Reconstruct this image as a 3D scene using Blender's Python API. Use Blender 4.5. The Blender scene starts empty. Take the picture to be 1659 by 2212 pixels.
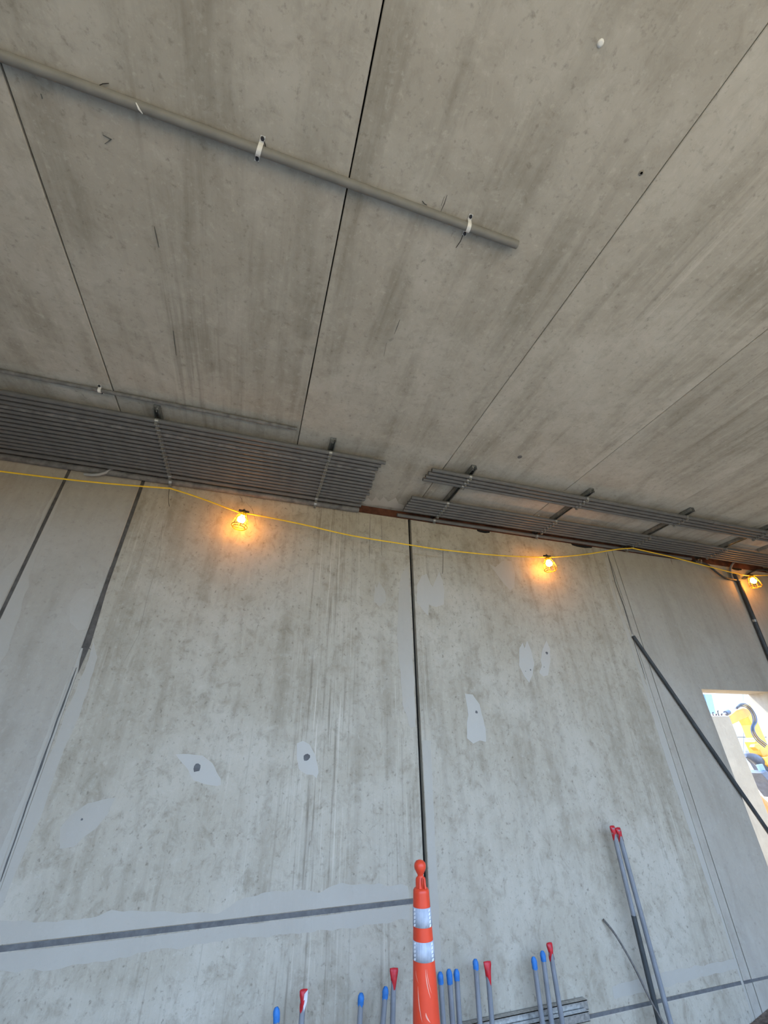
import bpy, bmesh, math, random
from mathutils import Vector, Matrix
import mathutils.noise as mn
random.seed(7)
S = bpy.context.scene
COL = S.collection
PI = math.pi

# ------------------------------------------------------------------ camera
EYE = 1.70          # camera height over the floor
F = 870.0           # focal length in pixels of the 1659 x 2212 frame
R = Matrix(((0.9543336699, -0.1443318165, -0.2615637078),
            (-0.2986189086, -0.4860872047, -0.8213074801),
            (-0.0086019711, 0.8619092506, -0.5069895955)))
cd = bpy.data.cameras.new('camera')
cam = bpy.data.objects.new('camera', cd)
COL.objects.link(cam)
cam.matrix_world = Matrix.Translation((0, 0, EYE)) @ R.to_4x4()
cd.sensor_fit = 'VERTICAL'
cd.sensor_height = 24.0
cd.sensor_width = 18.0
cd.lens = F / 2212.0 * 24.0
cd.clip_start = 0.02
cd.clip_end = 300
S.camera = cam

# ------------------------------------------------------------------ light
SUN_DIR = Vector((0.22, -0.50, -0.84))     # travel direction of sunlight: from behind the wall
sd = bpy.data.lights.new('sun', 'SUN')
sd.energy = 16.0
sd.angle = math.radians(0.6)
sd.color = (1.0, 0.93, 0.82)
sun = bpy.data.objects.new('sun', sd)
COL.objects.link(sun)
sun.rotation_euler = SUN_DIR.to_track_quat('-Z', 'Y').to_euler()
W = bpy.data.worlds.new('sky')
S.world = W
W.use_nodes = True
wn = W.node_tree.nodes
wl = W.node_tree.links
wn.clear()
wo = wn.new('ShaderNodeOutputWorld')
wb = wn.new('ShaderNodeBackground')
wg = wn.new('ShaderNodeTexCoord')
wsx = wn.new('ShaderNodeSeparateXYZ')
wr = wn.new('ShaderNodeValToRGB')
wl.new(wg.outputs['Generated'], wsx.inputs[0])
wl.new(wsx.outputs['Z'], wr.inputs[0])
wr.color_ramp.elements[0].position = 0.0
wr.color_ramp.elements[0].color = (0.49, 0.69, 1.0, 1)
wr.color_ramp.elements[1].position = 1.0
wr.color_ramp.elements[1].color = (0.28, 0.48, 0.95, 1)
wl.new(wr.outputs[0], wb.inputs[0])
wb.inputs[1].default_value = 9.5
wl.new(wb.outputs[0], wo.inputs[0])
S.view_settings.view_transform = 'Standard'
S.view_settings.look = 'None'
S.view_settings.gamma = 1.0
S.view_settings.use_curve_mapping = False
S.view_settings.exposure = -0.12

# ------------------------------------------------------------------ measures
D = 3.25            # wall face (y)
HR = 2.04           # ceiling above the eye
H = EYE + HR        # ceiling height
def ray(px, py):
    return R @ Vector((px - 829.5, 1106.0 - py, -F))
def at_y(px, py, y=D):
    r = ray(px, py); k = y / r.y
    return Vector((r.x * k, y, EYE + r.z * k))
def at_z(px, py, z):
    r = ray(px, py); k = (z - EYE) / r.z
    return Vector((r.x * k, r.y * k, z))
def depth(v):
    return -(R.transposed() @ (Vector(v) - Vector((0, 0, EYE)))).z

# ------------------------------------------------------------------ materials
class NT:
    def __init__(s, name):
        s.m = bpy.data.materials.new(name); s.m.use_nodes = True
        s.t = s.m.node_tree; s.n = s.t.nodes
        s.b = s.n['Principled BSDF']
    def new(s, k, **kw):
        q = s.n.new(k)
        for a, v in kw.items(): setattr(q, a, v)
        return q
    def link(s, a, b): s.t.links.new(a, b)
    def coords(s, scale=(1, 1, 1), loc=(0, 0, 0)):
        tc = s.new('ShaderNodeTexCoord'); mp = s.new('ShaderNodeMapping')
        mp.inputs['Scale'].default_value = scale; mp.inputs['Location'].default_value = loc
        s.link(tc.outputs['Object'], mp.inputs[0]); return mp.outputs[0]
    def noise(s, vec, scale, detail=4, rough=0.55, dist=0.0):
        q = s.new('ShaderNodeTexNoise'); q.inputs['Scale'].default_value = scale
        q.inputs['Detail'].default_value = detail; q.inputs['Roughness'].default_value = rough
        q.inputs['Distortion'].default_value = dist
        s.link(vec, q.inputs['Vector']); return q.outputs['Fac']
    def ramp(s, fac, stops):
        q = s.new('ShaderNodeValToRGB'); e = q.color_ramp.elements
        while len(e) < len(stops): e.new(0.5)
        for i, (p, c) in enumerate(stops):
            e[i].position = p
            e[i].color = (c, c, c, 1) if isinstance(c, (int, float)) else (*c, 1)
        s.link(fac, q.inputs[0]); return q.outputs[0]
    def mix(s, a, b, fac, mode='MIX'):
        q = s.new('ShaderNodeMix'); q.data_type = 'RGBA'; q.blend_type = mode; q.clamp_factor = True
        for inp, v in ((q.inputs[6], a), (q.inputs[7], b)):
            if isinstance(v, tuple): inp.default_value = (*v, 1)
            else: s.link(v, inp)
        if isinstance(fac, (int, float)): q.inputs[0].default_value = fac
        else: s.link(fac, q.inputs[0])
        return q.outputs[2]
    def mul(s, a, b):
        q = s.new('ShaderNodeMath', operation='MULTIPLY')
        for i, v in enumerate((a, b)):
            if isinstance(v, (int, float)): q.inputs[i].default_value = v
            else: s.link(v, q.inputs[i])
        return q.outputs[0]
    def bump(s, h, strength=0.3, dist=0.004):
        q = s.new('ShaderNodeBump'); q.inputs['Strength'].default_value = strength
        q.inputs['Distance'].default_value = dist
        s.link(h, q.inputs['Height']); s.link(q.outputs[0], s.b.inputs['Normal'])
    def finish(s, col=None, rough=0.8, metal=0.0, spec=0.4):
        if col is not None:
            if isinstance(col, tuple): s.b.inputs['Base Color'].default_value = (*col, 1)
            else: s.link(col, s.b.inputs['Base Color'])
        s.b.inputs['Roughness'].default_value = rough
        s.b.inputs['Metallic'].default_value = metal
        s.b.inputs['Specular IOR Level'].default_value = spec
        return s.m

def concrete(name, base, dark, light, long='z', seed=0.0, streak=0.6, speck=0.5, fine=1.0, lines=0.3, band=None):
    """cast concrete: blotches, streaks along one axis, pores"""
    t = NT(name)
    lo = (seed, seed * 1.7, seed * .6)
    st = {'z': (7, 7, .75), 'y': (7, .7, 7), 'x': (.7, 7, 7)}[long]
    st2 = {'z': (42, 42, 1.1), 'y': (30, 1.0, 30), 'x': (1, 30, 30)}[long]
    A = t.noise(t.coords(st, lo), 1.0, 6, .62, .35)
    B = t.noise(t.coords((1, 1, 1), lo), 1.4, 5, .6, .6)
    Cn = t.noise(t.coords((1, 1, 1), lo), 34.0, 6, .68)
    Dn = t.noise(t.coords((1, 1, .8), lo), 12.0, 7, .74, .5)
    L = t.noise(t.coords(st2, lo), 1.0, 3, .6, .1)
    c = t.mix(dark, base, t.ramp(A, [(.30, 1 - streak), (.52, 1.0)]))
    c = t.mix(c, light, t.ramp(B, [(.45, 0.0), (.75, .75)]))
    c = t.mix(c, dark, t.mul(t.ramp(Dn, [(.50, 0.0), (.72, 1.0)]), .55 * speck))
    c = t.mix(c, light, t.mul(t.ramp(Dn, [(.26, 1.0), (.44, 0.0)]), .55))
    pores = t.ramp(Cn, [(.58, 0.0), (.70, 1.0)])
    c = t.mix(c, tuple(v * .5 for v in dark), t.mul(pores, .5 * speck))
    c = t.mix(c, light, t.mul(t.ramp(Cn, [(.28, 1.0), (.42, 0.0)]), .5))
    zone = t.ramp(t.noise(t.coords((1.3, 1.3, .35) if long == 'z' else (1.3, .35, 1.3), (seed + 3, 1, 2)), 1.0, 2), [(.52, 0.0), (.66, 1.0)])
    if band:      # form-liner striations concentrated in one vertical band of the casting
        tc = t.new('ShaderNodeTexCoord'); sx = t.new('ShaderNodeSeparateXYZ'); t.link(tc.outputs['Object'], sx.inputs[0])
        q = t.new('ShaderNodeMath', operation='SUBTRACT'); t.link(sx.outputs['X'], q.inputs[0]); q.inputs[1].default_value = band[0]
        q2 = t.new('ShaderNodeMath', operation='ABSOLUTE'); t.link(q.outputs[0], q2.inputs[0])
        q3 = t.new('ShaderNodeMath', operation='DIVIDE'); t.link(q2.outputs[0], q3.inputs[0]); q3.inputs[1].default_value = band[1]
        bz = t.ramp(q3.outputs[0], [(.35, 1.0), (1.0, 0.0)])
        q4 = t.new('ShaderNodeMath', operation='MAXIMUM'); t.link(t.mul(zone, .55), q4.inputs[0]); t.link(bz, q4.inputs[1]); zone = q4.outputs[0]
    c = t.mix(c, tuple(v * .62 for v in dark), t.mul(t.mul(zone, t.ramp(L, [(.56, 0.0), (.68, 1.0)])), lines))
    c = t.mix(c, tuple(min(1, v * 1.25) for v in light), t.mul(t.mul(zone, t.ramp(L, [(.30, 1.0), (.42, 0.0)])), lines * .9))
    t.bump(Cn, .35 * fine, .003)
    return t.finish(c, .86, 0, .25)

def mottled(name, col, var=0.15, scale=30, rough=0.5, metal=0.0, spec=0.4, bump=0.1, col2=None):
    t = NT(name)
    n = t.noise(t.coords(), scale, 4, .6)
    a = tuple(v * (1 - var) for v in col)
    b = col2 or tuple(min(1, v * (1 + var)) for v in col)
    c = t.mix(a, b, t.ramp(n, [(.35, 0.0), (.65, 1.0)]))
    t.bump(n, bump, .002)
    return t.finish(c, rough, metal, spec)

M = {}
M['ceil'] = [concrete('ceiling_concrete_%s' % w, (.385 * k, .352 * k, .290 * k), (.222 * k, .198 * k, .153 * k), (.52 * k, .485 * k, .412 * k), 'y', sd_, .75, .75, .9, .3)
             for w, k, sd_ in (('one', 1.0, 1.3), ('two', 1.05, 4.1), ('three', .96, 8.7))]
M['wall'] = concrete('wall_concrete', (.418, .366, .280), (.235, .195, .135), (.535, .485, .395), 'z', 2.0, .55, 1.2, 1.3, .6, (.56, .30))
M['wall2'] = concrete('wall_concrete_smooth', (.395, .35, .28), (.28, .24, .185), (.46, .418, .35), 'z', 9.0, .5, .5, .6, .12)
M['grout'] = concrete('patching_mortar', (.475, .44, .375), (.43, .395, .33), (.51, .475, .41), 'z', 5.0, .3, .05, .3, 0.03)
M['grout_faint'] = concrete('thin_mortar_wash', (.425, .383, .315), (.37, .33, .265), (.465, .425, .355), 'z', 6.0, .3, .15, .4, 0.05)
M['sealant'] = mottled('joint_sealant', (.10, .088, .074), .25, 20, .9, 0, .2, .3)
M['sealant_grey'] = mottled('joint_sealant_grey', (.135, .13, .125), .2, 20, .9, 0, .2, .3)
M['gapdark'] = mottled('joint_backing', (.02, .019, .018), .2, 20, .95, 0, .1)
M['rust'] = mottled('rusty_steel', (.105, .036, .018), .45, 9, .85, .1, .3, .4, (.15, .055, .027))
M['floor'] = concrete('dusty_floor', (.34, .29, .23), (.24, .20, .155), (.42, .37, .30), 'x', 3.0, .3, .6, 1.0, 0)
M['soil'] = mottled('pale_soil', (.44, .315, .18), .2, 3, .95, 0, .1, .5)
M['dirt'] = mottled('dark_soil', (.14, .11, .085), .4, 30, .95, 0, .1, .6)
M['blocker_dark'] = mottled('dark_sky_blocker', (.06, .065, .035), .4, 2, .95, 0, .1, .6)
M['outer'] = concrete('precast_pale', (.46, .43, .385), (.33, .31, .28), (.56, .535, .49), 'z', 12.0, .4, .4, .5, .1)
M['outer_grey'] = concrete('precast_grey', (.34, .34, .315), (.24, .24, .225), (.46, .46, .43), 'z', 15.0, .6, .4, .5, .2)
M['pvc'] = mottled('grey_conduit', (.125, .120, .113), .12, 12, .5, 0, .4, .03)
M['pvc_pale'] = mottled('scuffed_grey_conduit', (.11, .106, .10), .12, 14, .55, 0, .4, .05, (.20, .19, .175))
M['pvc_light'] = mottled('light_grey_conduit', (.225, .23, .238), .10, 12, .45, 0, .4, .03)
M['pvc_mid'] = mottled('mid_grey_conduit', (.32, .315, .30), .10, 12, .45, 0, .4, .03)
M['coated'] = mottled('black_coated_conduit', (.045, .05, .05), .2, 12, .5, 0, .4)
M['galv'] = mottled('galvanised_steel', (.42, .41, .38), .25, 60, .38, .75, .5, .1)
M['strut'] = mottled('strut_steel', (.30, .30, .28), .2, 30, .45, .7, .5, .1)
M['black'] = mottled('black_plastic', (.02, .02, .024), .2, 40, .5)
M['bore'] = mottled('conduit_bore', (.03, .03, .03), .2, 40, .8)
M['white_pl'] = mottled('white_plastic', (.72, .70, .64), .08, 30, .4)
M['yellow'] = mottled('yellow_plastic', (.50, .29, .015), .08, 30, .4)
M['cable'] = mottled('yellow_cable', (.95, .58, .035), .08, 30, .5)
M['blue'] = mottled('blue_tape', (.03, .17, .46), .15, 50, .55)
M['red'] = mottled('red_tape', (.50, .015, .022), .2, 50, .4)
M['redwhite'] = mottled('tape_back', (.70, .66, .66), .08, 50, .5)
M['orange'] = mottled('orange_rubber', (.74, .062, .022), .08, 6, .42, 0, .45, .03)
M['rubber'] = mottled('black_rubber', (.02, .02, .02), .2, 20, .8)
M['digger'] = mottled('machine_yellow', (.52, .25, .03), .1, 3, .45)
M['digger_dark'] = mottled('machine_dark', (.07, .08, .10), .2, 5, .5)
M['chrome'] = mottled('cylinder_rod', (.32, .30, .34), .05, 20, .35, .3)
M['wire'] = mottled('tie_wire', (.03, .026, .022), .2, 30, .7, .3)
M['rebar'] = mottled('dull_rod', (.15, .135, .12), .3, 60, .7, .4)
M['crackline'] = mottled('hairline_stain', (.22, .19, .15), .2, 20, .9)
M['rope'] = mottled('dark_crack_and_shadow', (.10, .095, .085), .2, 20, .9)
M['barrier'] = mottled('orange_barrier', (.80, .20, .07), .1, 4, .6)
M['glass'] = mottled('cab_glass', (.16, .24, .33), .1, 4, .2)
# bulb
t = NT('lit_bulb')
t.b.inputs['Base Color'].default_value = (1, .9, .7, 1)
t.b.inputs['Emission Color'].default_value = (1.0, .40, .06, 1)
t.b.inputs['Emission Strength'].default_value = 150.0
M['bulb'] = t.m
# reflective sheeting: prismatic grid with bright cell borders
t = NT('reflective_sheeting')
v = t.coords((1, 1, 1))
br = t.new('ShaderNodeTexBrick'); br.offset = 0.5
br.inputs['Scale'].default_value = 30; br.inputs['Mortar Size'].default_value = .012
br.inputs['Color1'].default_value = (.36, .39, .44, 1); br.inputs['Color2'].default_value = (.42, .45, .50, 1)
br.inputs['Mortar'].default_value = (.50, .52, .58, 1)
t.link(v, br.inputs['Vector'])
c = t.mix(br.outputs[0], (.60, .62, .66), t.ramp(t.noise(v, 24, 4), [(.45, 0.0), (.7, .7)]))
M['reflect'] = t.finish(c, .6, 0, .4)
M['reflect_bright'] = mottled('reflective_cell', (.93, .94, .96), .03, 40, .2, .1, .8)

# ------------------------------------------------------------------ mesh helpers
class MB:
    def __init__(s): s.v = []; s.f = []; s.sm = []
    def add(s, vs, fs, smooth=False):
        o = len(s.v); s.v += [tuple(x) for x in vs]
        s.f += [tuple(o + i for i in f) for f in fs]; s.sm += [smooth] * len(fs)
        return s
    def box(s, a, b):
        x0, y0, z0 = a; x1, y1, z1 = b
        vs = [(x0, y0, z0), (x1, y0, z0), (x1, y1, z0), (x0, y1, z0), (x0, y0, z1), (x1, y0, z1), (x1, y1, z1), (x0, y1, z1)]
        return s.add(vs, [(0, 3, 2, 1), (4, 5, 6, 7), (0, 1, 5, 4), (1, 2, 6, 5), (2, 3, 7, 6), (3, 0, 4, 7)])
    def tube(s, pts, r, n=12, caps=True, hollow=0.0, flat=None):
        pts = [Vector(p) for p in pts]; m = len(pts)
        rr = r if isinstance(r, (list, tuple)) else [r] * m
        rings = []; up = None
        for i, p in enumerate(pts):
            d = (pts[min(i + 1, m - 1)] - pts[max(i - 1, 0)]).normalized()
            if up is None:
                up = Vector((0, 0, 1)) if abs(d.z) < .9 else Vector((0, 1, 0))
            a = d.cross(up).normalized(); b = a.cross(d).normalized(); up = b
            rings.append([(p + (a * math.cos(2 * PI * k / n) + b * math.sin(2 * PI * k / n)) * rr[i]) for k in range(n)])
            if hollow and i in (0, m - 1):
                rings[-1:] = rings[-1:]
        vs = [q for g in rings for q in g]; fs = []
        for i in range(m - 1):
            for k in range(n):
                k2 = (k + 1) % n
                fs.append((i * n + k, i * n + k2, (i + 1) * n + k2, (i + 1) * n + k))
        s.add(vs, fs, True)
        if caps: s.add(rings[0], [tuple(range(n))[::-1]]); s.add(rings[-1], [tuple(range(n))])
        return s
    def pipe(s, a, b, r, wall=.003, n=16):
        """hollow straight pipe: outside, inside and end rings"""
        a = Vector(a); b = Vector(b); d = (b - a).normalized()
        up = Vector((0, 0, 1)) if abs(d.z) < .9 else Vector((0, 1, 0))
        u = d.cross(up).normalized(); w = u.cross(d)
        def ring(c, q): return [c + (u * math.cos(2 * PI * k / n) + w * math.sin(2 * PI * k / n)) * q for k in range(n)]
        vs = ring(a, r) + ring(b, r); 
        s.add(vs, [(k, (k + 1) % n, n + (k + 1) % n, n + k) for k in range(n)], True)
        for c, sg in ((a, 1), (b, -1)):
            o = ring(c, r); i1 = ring(c, r - wall); i2 = ring(c + d * sg * .12, r - wall)
            s.add(o + i1, [(k, (k + 1) % n, n + (k + 1) % n, n + k) for k in range(n)])
            s.add(i1 + i2, [(k, (k + 1) % n, n + (k + 1) % n, n + k) for k in range(n)], True)
            s.add(i2, [tuple(range(n))])
        return s
    def lathe(s, prof, c=(0, 0, 0), n=32, cap=True):
        vs = []; 
        for z, r in prof: vs += [(c[0] + r * math.cos(2 * PI * k / n), c[1] + r * math.sin(2 * PI * k / n), c[2] + z) for k in range(n)]
        fs = [(i * n + k, i * n + (k + 1) % n, (i + 1) * n + (k + 1) % n, (i + 1) * n + k) for i in range(len(prof) - 1) for k in range(n)]
        s.add(vs, fs, True)
        if cap:
            s.add(vs[:n], [tuple(range(n))[::-1]]); s.add(vs[-n:], [tuple(range(n))])
        return s
    def prism(s, poly, off):
        """polygon (list of 3-D points) extruded by the vector off"""
        p = [Vector(q) for q in poly]; n = len(p); o = Vector(off)
        s.add(p + [q + o for q in p], [tuple(range(n))[::-1], tuple(range(n, 2 * n))] + [(k, (k + 1) % n, n + (k + 1) % n, n + k) for k in range(n)])
        return s
    def build(s, name, mat, parent=None, origin=None):
        me = bpy.data.meshes.new(name)
        o = Vector(origin) if origin is not None else Vector((0, 0, 0))
        me.from_pydata([tuple(Vector(v) - o) for v in s.v], [], s.f)
        me.polygons.foreach_set('use_smooth', s.sm)
        bm = bmesh.new(); bm.from_mesh(me); bmesh.ops.recalc_face_normals(bm, faces=bm.faces); bm.to_mesh(me); bm.free()
        me.materials.append(mat)
        ob = bpy.data.objects.new(name, me); COL.objects.link(ob)
        ob.location = o
        if parent is not None:
            ob.parent = parent
            w = Vector((0, 0, 0)); p = parent
            while p: w += p.location; p = p.parent
            ob.location = o - w
        return ob

def tag(o, label=None, cat=None, group=None, kind=None):
    if label: o['label'] = label
    if cat: o['category'] = cat
    if group: o['group'] = group
    if kind: o['kind'] = kind
    return o
def empty(name, loc=(0, 0, 0), **kw):
    o = bpy.data.objects.new(name, None); COL.objects.link(o); o.location = loc
    o.empty_display_size = .1
    return tag(o, **kw)
def copy_part(src, parent, loc):
    c = src.copy(); COL.objects.link(c); c.parent = parent; c.location = loc; return c
def bevel(o, w=.004, seg=2):
    m = o.modifiers.new('bevel', 'BEVEL'); m.width = w; m.segments = seg; m.limit_method = 'ANGLE'; return o

# ------------------------------------------------------------------ the setting
XL, XR, YB = -5.0, 9.5, -0.7
# ceiling: hollow-core planks 1.218 m wide with open joints
ceiling = empty('ceiling', (0, 0, 0), kind='structure', label='underside of pale brown-grey precast concrete ceiling planks')
seam0 = .0485 * HR; pw = .5973 * HR
plank_gap = {0: .006, 1: .005, -1: .006, 2: .002, 3: .002}
for i in range(-5, 8):
    x0 = seam0 + pw * i; x1 = x0 + pw
    g0 = plank_gap.get(i, .003) / 2; g1 = plank_gap.get(i + 1, .003) / 2
    dz = [0, .0015, -.001, .002][i % 4]
    n = 26
    ch = .003
    prof = [(x0 + g0, .2), (x0 + g0, ch), (x0 + g0 + ch, 0), (x1 - g1 - ch, 0), (x1 - g1, ch), (x1 - g1, .2)]
    mb = MB()
    ys = [YB + (D + .1 - YB) * k / n for k in range(n + 1)]
    vs = []
    for y in ys:
        w0 = (mn.noise(Vector((i * 3.1, y * 3, 0)))) * .0016; w1 = (mn.noise(Vector((i * 3.1 + 1.7, y * 3, 4)))) * .0016
        for k, (x, z) in enumerate(prof):
            vs.append((x + (w0 if k < 3 else w1), y, H + dz + z))
    m = len(prof)
    fs = [(a * m + k, a * m + k + 1, (a + 1) * m + k + 1, (a + 1) * m + k) for a in range(n) for k in range(m - 1)]
    fs += [(a * m + m - 1, a * m, (a + 1) * m, (a + 1) * m + m - 1) for a in range(n)]
    mb.add(vs, fs); mb.add(vs[:m], [tuple(range(m))]); mb.add(vs[-m:], [tuple(range(m))])
    mb.build('concrete_plank', M['ceil'][i % 3], ceiling)
# roof topping that keeps light out of the joints
tag(MB().box((XL - .3, YB, H + .16), (XR + .3, D + .25, H + .4)).build('roof_slab', M['outer_grey'], ceiling), None)

floor = tag(MB().box((XL - .3, YB - .2, -.25), (XR + .3, D + .25, 0)).build('floor', M['floor']), 'dusty brown floor at the foot of the concrete wall', kind='structure')

wall = empty('wall_back', (0, 0, 0), kind='structure', label='tall grey precast concrete wall with patched panels')
XV3, XV2, XV1, XV4, XV5 = -1.617, -1.082, 1.300, 3.705, 3.795
XO0, XO1 = 4.375, 5.40        # doorway
ZO = EYE + .493
ZH1 = EYE - .2575 * D; ZH2 = EYE - .4525 * D
WT = .25
ZT = H + .16
def wavy_panel(boxes, mat, parent=wall):
    mb = MB()
    for (x0, x1, z0, z1) in boxes: mb.box((x0, D, z0), (x1, D + WT, z1))
    o = mb.build('wall_panel', mat, parent)
    return o
g = .5
PA = wavy_panel([(XL, XV3 - .011, 0, ZT)], M['wall2'])
PB = wavy_panel([(XV3 + .011, XV2 - .013, 0, ZT)], M['wall2'])
PC = wavy_panel([(XV2 + .013, XV1 - .014, ZH1 + .012, ZT)], M['wall'])
PC2 = wavy_panel([(XV2 + .013, XV1 - .014, 0, ZH1 - .012)], M['wall'])
PD = wavy_panel([(XV1 + .014, XV4 - .012, ZH2 + .009, ZT)], M['wall'])
PD2 = wavy_panel([(XV1 + .014, XV4 - .012, 0, ZH2 - .009)], M['wall'])
PE = wavy_panel([(XV4 + .012, XV5 - .004, ZH2 + .009, ZT)], M['wall2'])
PE2 = wavy_panel([(XV4 + .012, XV5 - .004, 0, ZH2 - .009)], M['wall2'])
PF = wavy_panel([(XV5 + .004, XO0, ZH2 + .008, ZT), (XO0, XO1, ZO, ZT), (XO1, 6.3, ZH2 + .008, ZT)], M['wall2'])
PF2 = wavy_panel([(XV5 + .004, XO0, 0, ZH2 - .008)], M['wall2'])
PG = wavy_panel([(6.315, XR, 0, ZT), (XO1, 6.3, 0, ZH2 - .008)], M['wall2'])
for p in (PA, PB, PC, PC2, PD, PD2): bevel(p, .004, 1)
def joint(a, b, rec, mat, name='joint_sealant'):
    return MB().box((a[0], D + rec, a[1]), (b[0], D + WT, b[1])).build(name, mat, wall)
joint((XV3 - .012, 0), (XV3 + .012, ZT), .006, M['sealant'])
zs = at_y(185, 1400).z
joint((XV2 - .014, zs), (XV2 + .014, ZT), .007, M['sealant'])
joint((XV2 - .014, 0), (XV2 + .014, zs), .004, M['grout_faint'])
joint((XV1 - .015, 0), (XV1 + .015, ZT), .045, M['gapdark'])
joint((XV4 - .013, 0), (XV4 + .013, ZT), .005, M['grout_faint'])
joint((XV5 - .005, 0), (XV5 + .005, ZT), .012, M['sealant'])
joint((6.299, 0), (6.316, ZT), .010, M['sealant'])
joint((XV2 + .012, ZH1 - .013), (XV1 - .013, ZH1 + .013), .004, M['sealant_grey'])
joint((XV1 + .013, ZH2 - .010), (XV4 - .011, ZH2 + .010), .004, M['sealant_grey'])
joint((XV4 + .011, ZH2 - .010), (XO0, ZH2 + .010), .005, M['sealant_grey'])
# thin open line left in the mortared lower joint and beside the right-hand one
def crack_or_shadow(pts, w, parent=wall, mat=None, name='crack_or_shadow_line', y=D):
    mb = MB(); P = [at_y(a, b, y - .0008) for a, b in pts]
    Q = []
    for i in range(len(P) - 1):
        k = max(2, int((P[i + 1] - P[i]).length / .03))
        for j in range(k): Q.append(P[i].lerp(P[i + 1], j / k))
    Q.append(P[-1])
    vs = []
    for i, p in enumerate(Q):
        ww = w * (.3 + .5 * abs(mn.noise(Vector((p.x * 9, p.z * 7, 1.3))))) * min(1, i / 3 + .15, (len(Q) - 1 - i) / 3 + .15)
        d = (Q[min(i + 1, len(Q) - 1)] - Q[max(0, i - 1)]).normalized(); nrm = Vector((d.z, 0, -d.x))
        off = nrm * mn.noise(Vector((p.x * 12, 3, p.z * 12))) * w * .3
        vs += [p - nrm * ww + off, p + nrm * ww + off]
    n = len(Q)
    mb.add(vs + [v + Vector((0, .004, 0)) for v in vs],
           [(2 * i, 2 * i + 1, 2 * i + 3, 2 * i + 2) for i in range(n - 1)] +
           [(2 * i + o, 2 * i + 2 + o, 2 * i + 2 + o + 2 * n, 2 * i + o + 2 * n) for i in range(n - 1) for o in (0, 1)])
    return mb.build(name, mat or M['rope'], parent)

# mortar patches
def patch(panel, pts, mat='grout', proud=.0015, jag=.006, holes=(), name='mortar_patch'):
    P = [at_y(a, b, D) for a, b in pts]
    Q = []
    xs = [v.co.x for v in panel.data.vertices]; zs_ = [v.co.z for v in panel.data.vertices]
    x0, x1, z0, z1 = min(xs) + .005, max(xs) - .005, min(zs_) + .005, max(zs_) - .005
    for i in range(len(P)):
        a, b = P[i], P[(i + 1) % len(P)]
        k = max(1, int((b - a).length / .018))
        for j in range(k):
            p = a.lerp(b, j / k)
            q = mn.noise_vector(Vector((p.x * 14, 2.2, p.z * 14)))
            jj = jag * min(1.0, max(0.0, abs(p.z - ZH1) - .012) / .06) if jag > .01 else jag
            Q.append(Vector((min(x1, max(x0, p.x + q.x * jj)), D - proud, min(z1, max(z0, p.z + q.z * jj)))))
    o = MB().prism(Q, (0, proud + .001, 0)).build(name, M[mat], panel)
    for (hx, hy, hr) in holes:
        c = at_y(hx, hy, D); n = 9
        ring = [Vector((c.x + hr * math.cos(2 * PI * k / n) * (1 + .25 * random.uniform(-1, 1)), D - proud - .0006, c.z + hr * 1.0 * math.sin(2 * PI * k / n) * (1 + .2 * random.uniform(-1, 1)))) for k in range(n)]
        MB().prism(ring, (0, .004, 0)).build('anchor_hole', M['sealant_grey'], o)
    return o
patch(PC, [(380, 1630), (408, 1628), (437, 1631), (458, 1648), (477, 1681), (476, 1695), (468, 1699), (440, 1694), (417, 1687), (405, 1662)], holes=[(425, 1658, .024)])
patch(PC, [(642, 1605), (655, 1600), (668, 1608), (680, 1630), (689, 1668), (684, 1682), (676, 1675), (660, 1674), (646, 1662), (641, 1640)], holes=[(662, 1636, .024)])
patch(PC, [(250, 1722), (235, 1755), (205, 1790), (160, 1828), (130, 1834), (131, 1790), (150, 1765), (190, 1735)], 'grout_faint', holes=[(177, 1770, .006)])
patch(PC, [(810, 1262), (814, 1270), (819, 1255), (832, 1278), (834, 1300), (819, 1310), (808, 1300)], 'grout_faint', .001)
patch(PB, [(152, 1300), (175, 1270), (205, 1272), (200, 1310), (185, 1360), (170, 1362), (150, 1345)], 'grout_faint', .001)
patch(PB, [(140, 1050), (125, 1090), (95, 1170), (60, 1250), (60, 1270), (10, 1420), (-60, 1530), (-80, 1530), (2, 1320), (60, 1200), (144, 1030)], 'grout_faint', .001, .012)
patch(PA, [(128, 1050), (100, 1090), (60, 1180), (30, 1210), (-30, 1270), (-60, 1380), (-30, 1380), (0, 1325), (60, 1190), (136, 1040)], 'grout_faint', .001, .012)
patch(PC, [(200, 1385), (190, 1430), (150, 1520), (120, 1600), (60, 1740), (0, 1905), (-20, 1960), (4, 1960), (30, 1890), (90, 1760), (130, 1640), (170, 1550), (210, 1420)], 'grout_faint', .001, .008)
patch(PB, [(172, 1440), (140, 1480), (110, 1560), (80, 1640), (50, 1720), (10, 1810), (-30, 1930), (-10, 1930), (30, 1830), (80, 1690), (140, 1540)], 'grout_faint', .001, .008)
# wide feathered bands above and under the low horizontal joint
patch(PC, [(0, 1990), (90, 1992), (190, 1985), (240, 1968), (330, 1969), (470, 1972), (530, 1940), (590, 1926), (690, 1925), (740, 1909), (880, 1914), (884, 1941), (0, 2043)], 'grout_faint', .001, .014)
patch(PC2, [(0, 2059), (884, 1956), (884, 1985), (700, 2010), (500, 2030), (300, 2060), (220, 2080), (100, 2092), (0, 2100)], 'grout_faint', .001, .014)
patch(PC, [(866, 1240), (884, 1222), (886, 1320), (891, 1400), (896, 1500), (898, 1570), (886, 1572), (870, 1520), (864, 1450), (858, 1380), (860, 1300)], 'grout_faint', .001, .008)
patch(PD, [(901, 1262), (910, 1245), (922, 1240), (930, 1262), (935, 1268), (948, 1236), (955, 1252), (960, 1275), (958, 1305), (942, 1312), (926, 1305), (925, 1330), (915, 1318), (900, 1302)], 'grout', .001)
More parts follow.
